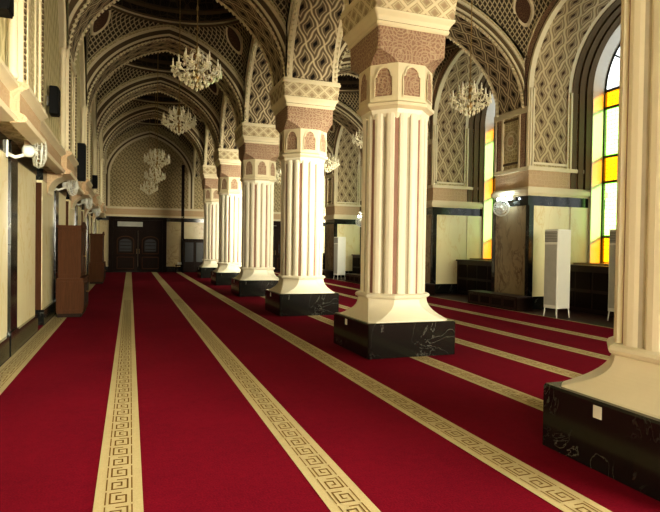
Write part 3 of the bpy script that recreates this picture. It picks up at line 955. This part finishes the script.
# ------------------------------------------------------------------ chandeliers
def make_chandelier():
    root = empty('chandelier')                    # origin at the lowest crystal
    m = MB()
    m.lathe([(.0, .0), (.03, .03), (.05, .06), (.02, .1), (.05, .16), (.075, .22), (.03, .30), (.045, .40), (.03, .5), (.05, .58), (.02, .66), (.03, .72), (.01, .80)], 0, 0, 'brass', 12)
    m.build('stem', root)
    m = MB()
    top = ZR + 1.15 - 4.42
    n = int((top-.78)/.09)
    for i in range(n):
        z = .80 + i*.09
        o = .016
        pts = [(o*math.cos(t*PI/3), 0, z+.05*math.sin(t*PI/3)+.03) if i % 2 else (0, o*math.cos(t*PI/3), z+.05*math.sin(t*PI/3)+.03) for t in range(7)]
        m.tube(pts, .005, 'brass', 4)
    m.tube([(0, 0, .8), (0, 0, top)], .006, 'brass', 4)
    m.build('chain', root)
    cr = MB()
    def drop(x, y, z, h): cr.octa((x, y, z-h/2), h*.28, h*.28, h/2, 'crystal')
    for tier, (R_, z, N) in enumerate(((.42, .30, 10), (.24, .48, 6))):
        for i in range(N):
            a = 2*PI*(i+.5*tier)/N; ca, sa = math.cos(a), math.sin(a)
            am = MB()
            pts = []
            for t in range(9):
                u = t/8; r = .03 + (R_-.03)*u; zz = z - .10*math.sin(u*PI) + .05*u
                pts.append((r*ca, r*sa, zz))
            am.tube(pts, .011, 'crystal', 6)
            am.lathe([(.012, z+.03), (.05, z+.05), (.055, z+.06), (.02, z+.065)], R_*ca, R_*sa, 'crystal', 10)
            ao = am.build('arm', root)
            c = MB(); c.lathe([(.016, z+.06), (.016, z+.15), (.008, z+.155), (.013, z+.175), (.003, z+.21)], R_*ca, R_*sa, 'candle', 8); c.build('candle', ao)
            for j in range(3):
                b_ = a + (j-1)*.10; drop(R_*math.cos(b_)*(1+.03*j), R_*math.sin(b_)*(1+.03*j), z+.05-.02*j, .085)
            for t in (3, 5, 7): drop(pts[t][0], pts[t][1], pts[t][2]-.005, .065)
            # swag to the next arm
            a2 = a + 2*PI/N
            for t in range(1, 7):
                u = t/7; aa = a + (a2-a)*u
                drop(R_*.97*math.cos(aa), R_*.97*math.sin(aa), z+.05-.10*math.sin(u*PI), .06)
            for t in range(1, 6):                      # strands up to the crown
                u = t/6; r = R_*(1-u)+.05*u; zz = z+.06+(.62-z)*u**1.6
                drop(r*math.cos(a+.15), r*math.sin(a+.15), zz, .05)
    for R_, z, N in ((.30, .20, 20), (.20, .12, 14), (.10, .06, 8)):    # bottom basket
        for i in range(N):
            a = 2*PI*i/N; drop(R_*math.cos(a), R_*math.sin(a), z+.03, .10)
    drop(0, 0, .03, .09)
    cr.build('crystal_drops', root, kind='stuff')
    m = MB()
    for i in range(8):
        a = 2*PI*i/8
        m.tube([(.03*math.cos(a), .03*math.sin(a), .66), (.09*math.cos(a), .09*math.sin(a), .70), (.12*math.cos(a), .12*math.sin(a), .64)], .008, 'crystal', 5)
        m.octa((.12*math.cos(a), .12*math.sin(a), .60), .018, .018, .04, 'crystal')
    m.build('crown', root)
    return root
ch = make_chandelier()
spots = [(1.12, 10.42, 4.44, 'largest crystal chandelier over the main aisle, hanging nearest the camera'),
         (1.20, 15.39, 4.56, 'second crystal chandelier over the main aisle, below and left of the largest'),
         (.86, 20.36, 4.22, 'third crystal chandelier over the main aisle, with the smaller two under it'),
         (.99, 25.33, 4.22, 'fourth crystal chandelier over the main aisle, seen just under the third'),
         (.90, 30.31, 4.16, 'lowest and smallest crystal chandelier over the main aisle before the end wall'),
         (6.93, 10.42, 4.50, 'crystal chandelier hanging right of the largest full column, before the window niche'),
         (6.66, 15.39, 4.50, 'crystal chandelier half hidden behind the left edge of the largest full column'),
         (7.18, 20.36, 4.50, 'crystal chandelier over the window aisle, just right of the second whole column'),
         (6.57, 25.33, 4.50, 'crystal chandelier over the window aisle between second and third whole columns')]
for i, (x, y, z, lab) in enumerate(spots):
    o = ch if i == 0 else copy_tree(ch)
    o.location = (x, y, z); o.rotation_euler.z = i*.37
    tag(o, lab, 'chandelier', 'crystal chandeliers over the main aisle' if i < 5 else 'crystal chandeliers over the window aisle')

# ------------------------------------------------------------------ bookcases on the left
def make_bookcase():
    root = empty('bookcase')      # back against x=0, front towards +x, along y
    D, W = .52, 1.45
    m = MB()
    m.box(0, D, 0, W, .08, .80, 'brown'); m.box(.02, D-.03, .02, W-.02, 0, .08, 'dwood')
    m.box(-.0, D+.025, -.025, W+.025, .80, .84, 'brown')
    m.box(.03, D-.06, .03, W-.03, .84, 1.92, 'brown')
    # panelled end
    for z0, z1, x0, x1 in ((.16, .74, .06, D-.06), (.92, 1.84, .06, D-.12)):
        y = -.0 if z0 < .5 else .03
        for a0, a1, c0, c1 in ((x0-.03, x1+.03, z0-.03, z0), (x0-.03, x1+.03, z1, z1+.03), (x0-.03, x0, z0, z1), (x1, x1+.03, z0, z1)):
            m.box(a0, a1, y-.012, y, c0, c1, 'brown')
    m.build('carcass', root)
    m = MB()
    n = 10
    pts = [(-.0, y, z) for y, z in [(0, 1.92), (W, 1.92)]]
    m.box(-.0, D-.02, -.0, W, 1.92, 1.97, 'brown')
    arch = [(y0, 1.97+.10*math.sin(PI*i/n)) for i, y0 in enumerate([W*.1+W*.8*i/n for i in range(n+1)])]
    for (a, za), (b_, zb) in zip(arch, arch[1:]):
        for x in (D-.06, D-.02):
            m.face([(x, a, 1.97), (x, b_, 1.97), (x, b_, zb), (x, a, za)], 'brown')
        m.face([(D-.06, a, za), (D-.06, b_, zb), (D-.02, b_, zb), (D-.02, a, za)], 'brown')
    m.build('cornice', root)
    for i in range(2):
        y0 = .04 + i*(W-.08)/2; y1 = y0 + (W-.08)/2 - .01
        m = MB(); m.box(D, D+.02, y0, y1, .14, .76, 'brown')
        m.box(D+.02, D+.028, y0+.08, y1-.08, .22, .68, 'dwood')
        d = m.build('door', root)
        h = MB(); h.lathe([(.008, 0), (.008, .02), (.018, .03), (.01, .045)], D+.02, y1-.04 if i == 0 else y0+.04, 'brass', 8, True, 'x', .5); h.build('knob', d)
        m = MB(); x = D-.06
        for a0, a1, c0, c1 in ((y0, y1, .86, .94), (y0, y1, 1.83, 1.91), (y0, y0+.07, .94, 1.83), (y1-.07, y1, .94, 1.83)): m.box(x, x+.02, a0, a1, c0, c1, 'brown')
        m.box(x, x+.008, y0+.07, y1-.07, .94, 1.83, 'dwood')
        d = m.build('glazed_door', root)
        h = MB(); h.lathe([(.008, 0), (.008, .02), (.018, .03), (.01, .045)], x+.02, y1-.035 if i == 0 else y0+.035, 'brass', 8, True, 'x', 1.3); h.build('knob', d)
    return root
bc = make_bookcase()
bc.location = (-1.47, 13.05, .006); tag(bc, 'nearer brown wooden bookcase standing against the cream wall', 'bookcase', 'bookcases along the cream wall')
o = copy_tree(bc); o.location = (-1.50, 23.6, .006); tag(o, 'farther brown wooden bookcase with arched crest, behind the nearer one', 'bookcase', 'bookcases along the cream wall')

# dark cabinet by the end wall
root = empty('glass_cabinet', (2.86, YEND-.55, .006), label='dark wooden cabinet with glass doors before the end wall beside the last column', cat='cabinet')
m = MB(); m.box(0, 1.3, .05, .45, .06, 1.85, 'dwood'); m.box(.02, 1.28, .07, .43, 0, .06, 'dwood'); m.box(-.03, 1.33, .02, .47, 1.85, 1.92, 'dwood'); m.build('carcass', root)
for i in range(2):
    x0 = .04+i*.62
    m = MB()
    for a0, a1, c0, c1 in ((x0, x0+.6, .1, .6), (x0, x0+.6, 1.72, 1.8), (x0, x0+.07, .6, 1.72), (x0+.53, x0+.6, .6, 1.72)): m.box(a0, a1, .02, .05, c0, c1, 'brown' if False else 'dwood')
    d = m.build('door', root)
    m = MB(); m.box(x0+.07, x0+.53, .035, .05, .6, 1.72, 'dglass'); m.build('pane', d)
# low stand with a white box
root = empty('stool', (2.62, YEND-.95, .006), label='low dark wooden stool standing before the cabinet near the end wall', cat='stool')
m = MB(); m.bbox(-.22, .22, -.18, .18, .40, .46, 'dwood', .01); m.build('seat', root)
for sx in (-1, 1):
    for sy in (-1, 1):
        m = MB(); m.tube([(sx*.17, sy*.13, .41), (sx*.19, sy*.15, 0)], .022, 'dwood', 8); m.build('leg', root)
m = MB(); m.bbox(2.53, 2.73, YEND-1.01, YEND-.89, .467, .60, 'wmetal', .015); m.build('tissue_box', label='small white box sitting on the low stool by the end wall', cat='box')

# ------------------------------------------------------------------ wall fans, lamps, speakers
def make_fan():
    root = empty('bracket_fan')                    # mounted at x=0, facing +x
    m = MB(); m.bbox(0, .03, -.07, .07, -.12, .12, 'wmetal', .01); m.build('mount', root)
    m = MB(); m.tube([(.02, 0, -.06), (.12, 0, -.10), (.22, 0, -.06), (.26, 0, .0)], [.028, .025, .025, .03], 'wmetal', 8); m.build('arm', root)
    m = MB(); m.lathe([(.03, -.10), (.075, -.08), (.085, .0), (.07, .07), (.03, .09)], .30, 0, 'wmetal', 14, True, 'x'); mo = m.build('motor', root)
    m = MB()
    for k in range(3):
        a = 2*PI*k/3
        pts = []
        for u, w0, w1 in ((.04, -.03, .03), (.10, -.06, .07), (.17, -.07, .08), (.20, -.03, .05)):
            pts.append((u, w0, w1))
        for (u0, a0, b0), (u1, a1, b1) in zip(pts, pts[1:]):
            f = lambda u, w, t: (.41 + t, u*math.cos(a)-w*math.sin(a), u*math.sin(a)+w*math.cos(a))
            m.face([f(u0, a0, -.015), f(u0, b0, .015), f(u1, b1, .015), f(u1, a1, -.015)], 'grille')
    m.build('blades', root)
    m = MB()
    for r, x in ((.22, .41), (.20, .46), (.14, .485), (.07, .495), (.20, .36), (.12, .345)):
        m.tube([(x, r*math.cos(2*PI*i/24), r*math.sin(2*PI*i/24)) for i in range(25)], .006 if r < .21 else .011, 'wmetal', 4)
    for i in range(20):
        a = 2*PI*i/20; c, s = math.cos(a), math.sin(a)
        m.tube([(.345, .08*c, .08*s), (.36, .2*c, .2*s), (.41, .22*c, .22*s), (.46, .2*c, .2*s), (.495, .05*c, .05*s)], .0045, 'wmetal', 4)
    m.lathe([(.05, 0), (.05, .01), (.0, .02)], .49, 0, 'wmetal', 12, True, 'x')
    m.build('guard', root)
    return root
fan = make_fan()
fl = [(-1.6, ROW[1]+.66, 2.86, .30, 'white wall fan on its bracket nearest the camera on the cream wall'),
      (-1.60, ROW[2]+.66, 2.86, -.25, 'wall fan under the cornice above the nearer bookcase'),
      (-1.60, ROW[3]+.66, 2.86, -.25, 'wall fan on the cream wall between the two bookcases'),
      (-1.60, ROW[4]+.66, 2.86, -.25, 'wall fan on the cream wall just past the farther bookcase'),
      (9.97, ROW[2]+.40, 2.74, PI+.9, 'round white wall fan under the glaring lamp beside the window niche'),
      (9.97, ROW[4]+.52, 2.74, PI+.9, 'round wall fan under the lamp seen between two columns')]
for i, (x, y, z, rz, lab) in enumerate(fl):
    o = fan if i == 0 else copy_tree(fan)
    o.location = (x, y, z); o.rotation_euler = (0, 0, rz); tag(o, lab, 'fan', 'wall fans on the cream wall' if i < 4 else 'wall fans on the window side piers')
def make_lamp():
    root = empty('wall_lamp')                 # mounted at x=0 facing -x
    m = MB(); m.bbox(-.10, 0, -.32, .32, -.04, .05, 'wmetal', .012); m.build('housing', root)
    m = MB(); m.lathe([(.022, -.30), (.03, -.29), (.03, .29), (.022, .30)], -.14, 0, 'tube', 12, True, 'y'); m.build('tube', root, label='glowing lamp tube')
    return root
la = make_lamp()
for i, k in enumerate((2, 4)):
    o = la if i == 0 else copy_tree(la)
    o.location = (9.96, ROW[k]+(.10 if k == 2 else .38), 3.0)
    tag(o, ['glaring white tube lamp on the pier beside the window niche', 'bright tube lamp on the pier seen between two columns'][i], 'lamp', 'lit tube lamps on the piers')
def speaker(name, x, y, z, w, d, h, lab):
    root = empty(name, (x, y, z), label=lab, cat='loudspeaker')
    m = MB(); m.bbox(0, d, -w/2, w/2, -h/2, h/2, 'blackp', .012); m.build('cabinet', root)
    m = MB(); m.box(d, d+.012, -w/2+.015, w/2-.015, -h/2+.02, h/2-.02, 'blackp')
    m.build('grille', root)
    m = MB(); m.box(-.06, 0, -.04, .04, -.08, .08, 'gmetal'); m.build('bracket', root)
speaker('loudspeaker', -1.29, 10.5, 3.99, .30, .13, .46, 'black box loudspeaker high on the pale plaster wall above the first bookcase')
speaker('loudspeaker', -1.29, 6.45, 4.14, .26, .13, .46, 'black loudspeaker cut off at the top left corner on the pale wall')
speaker('loudspeaker', -1.16, 14.2, 3.48, .30, .16, .85, 'tall black column loudspeaker above the bookcase, over the cornice')
speaker('loudspeaker', -1.29, 21.7, 3.80, .26, .16, .46, 'small dark loudspeaker farther along the pale wall near the end')

# ------------------------------------------------------------------ heaters and low boxes on the right
def make_heater():
    root = empty('cabinet_heater')
    w, d, h = .46, .40, 2.1
    m = MB(); m.bbox(-d/2, d/2, -w/2, w/2, .22, h, 'wmetal', .02); m.build('body', root)
    m = MB(); m.box(-d/2+.02, d/2-.02, -w/2-.006, -w/2, h-.30, h-.05, 'gmetal')
    for i in range(6): m.box(-d/2+.03, d/2-.03, -w/2-.014, -w/2-.006, h-.28+i*.038, h-.262+i*.038, 'grille')
    m.build('vent', root, label='dark grey louvred air outlet')
    m = MB(); m.box(-d/2+.03, d/2-.03, -w/2-.008, -w/2, .30, h-.36, 'grille'); m.build('front_panel', root)
    for sx in (-1, 1):
        for sy in (-1, 1):
            m = MB(); m.tube([(sx*(d/2-.03), sy*(w/2-.03), .23), (sx*(d/2-.01), sy*(w/2-.01), 0)], .016, 'wmetal', 8); m.build('leg', root)
    return root
he = make_heater()
for i, (x, y, rz, lab) in enumerate(((9.66, 10.72, .15-PI/2, 'tall white cabinet heater on thin legs beside the stained glass window'),
                                    (10.62, 9.72, .2-PI/2, 'white cabinet heater mostly hidden behind the column cut by the photo edge'),
                                    (9.75, 25.7, .2-PI/2, 'tall white cabinet heater in the far niche seen between two columns'))):
    o = he if i == 0 else copy_tree(he)
    o.location = (x, y, -.012); o.rotation_euler.z = rz; tag(o, lab, 'heater', 'white cabinet heaters along the windows')
def make_bench():
    root = empty('shoe_rack')
    m = MB(); m.box(0, .5, -1.1, 1.1, .0, .04, 'dwood'); m.box(0, .5, -1.1, -1.06, .04, .34, 'dwood'); m.box(0, .5, 1.06, 1.1, .04, .34, 'dwood'); m.box(.46, .5, -1.06, 1.06, .04, .34, 'dwood'); m.build('carcass', root)
    m = MB(); m.bbox(-.02, .5, -1.12, 1.12, .34, .38, 'panelw', .01); m.build('top', root)
    for i in range(4):
        y0 = -1.05+i*.527
        m = MB(); m.box(-.012, .01, y0, y0+.515, .05, .33, 'panelw'); m.box(-.02, -.012, y0+.06, y0+.455, .10, .28, 'dwood'); m.build('drawer', root)
    return root
be = make_bench()
for i, k in enumerate((2, 3, 4, 5)):
    o = be if i == 0 else copy_tree(be)
    o.location = (9.41, ROW[k]+.05, -.012)
    tag(o, ['low dark wooden rack on the floor under the glaring lamp by the window niche', 'low dark wooden rack behind the largest full column', 'low dark wooden rack under the farther lamp between two columns', 'low dark wooden rack at the last pier of the window aisle'][i], 'rack', 'low racks along the piers')

# ------------------------------------------------------------------ light
W = bpy.data.worlds.new('sky'); bpy.context.scene.world = W; W.use_nodes = True
bg = W.node_tree.nodes['Background']; bg.inputs[0].default_value = (.93, .97, 1., 1); bg.inputs[1].default_value = 3.
def light(name, kind, loc, rot, energy, col=(1, 1, 1), size=None, sy=None):
    l = bpy.data.lights.new(name, kind); l.energy = energy; l.color = col
    if kind == 'AREA':
        l.shape = 'RECTANGLE'; l.size = size; l.size_y = sy or size
    elif kind == 'SUN': l.angle = size or .02
    else: l.shadow_soft_size = size or .1
    o = bpy.data.objects.new(name, l); C.objects.link(o); o.location = loc; o.rotation_euler = rot
    return o
def aim(o, d): o.rotation_euler = Vector(d).to_track_quat('-Z', 'Y').to_euler()
s = light('sun_light', 'SUN', (20, -10, 20), (0, 0, 0), 7.5, (1., .95, .85), .03); aim(s, (-.62, .78, -.30))
a = light('entrance_light', 'AREA', (6.0, -2.6, 2.2), (0, 0, 0), 1080, (1., .92, .72), 5., 2.4); aim(a, (-.28, 1, -.09))  # added fill from behind the camera for the column fronts, no fixture modelled
a2 = light('door_light', 'AREA', (-.2, -2.6, 2.6), (0, 0, 0), 130, (1., .95, .80), 2., 2.2); aim(a2, (.0, 1, -.05))  # added fill at the near end
a5 = light('side_entrance_light', 'AREA', (2.6, -2.7, 2.3), (0, 0, 0), 75, (1., .95, .78), 1.6, 2.2); aim(a5, (-4.2, 11.2, -.9)); a5.data.spread = .7  # unseen narrow fill added to brighten the cream left wall

a3 = light('aisle_light', 'AREA', (6.6, 9.3, 2.8), (0, 0, 0), 115, (1., .93, .74), 3., 2.4); aim(a3, (-.35, 1, -.02)); a3.data.spread = 1.6  # added fill facing down the hall, lifts the third column
a4 = light('far_aisle_light', 'AREA', (7.4, 18.2, 2.8), (0, 0, 0), 190, (1., .93, .74), 3., 2.4); aim(a4, (-.35, 1, .0)); a4.data.spread = 1.6  # added fill for the far columns and end wall, without a visible source

# ------------------------------------------------------------------ camera
cam = bpy.data.cameras.new('camera'); co = bpy.data.objects.new('camera', cam); C.objects.link(co)
f_px, yaw, pitch, roll = 556.2146, .3452, .0168, .0145
F = Vector((math.sin(yaw)*math.cos(pitch), math.cos(yaw)*math.cos(pitch), -math.sin(pitch)))
Rv = Vector((math.cos(yaw), -math.sin(yaw), 0)); U = Rv.cross(F)
R2 = Rv*math.cos(roll) + U*math.sin(roll); U2 = -Rv*math.sin(roll) + U*math.cos(roll)
mw = Matrix((R2, U2, -F)).transposed().to_4x4(); mw.translation = (0, 0, 1.6)
co.matrix_world = mw
cam.sensor_width = 36; cam.lens = f_px/660*36; cam.clip_end = 200
S = bpy.context.scene; S.camera = co
S.view_settings.view_transform = 'Standard'; S.view_settings.look = 'Medium High Contrast'
S.view_settings.exposure = .6; S.view_settings.gamma = 1.
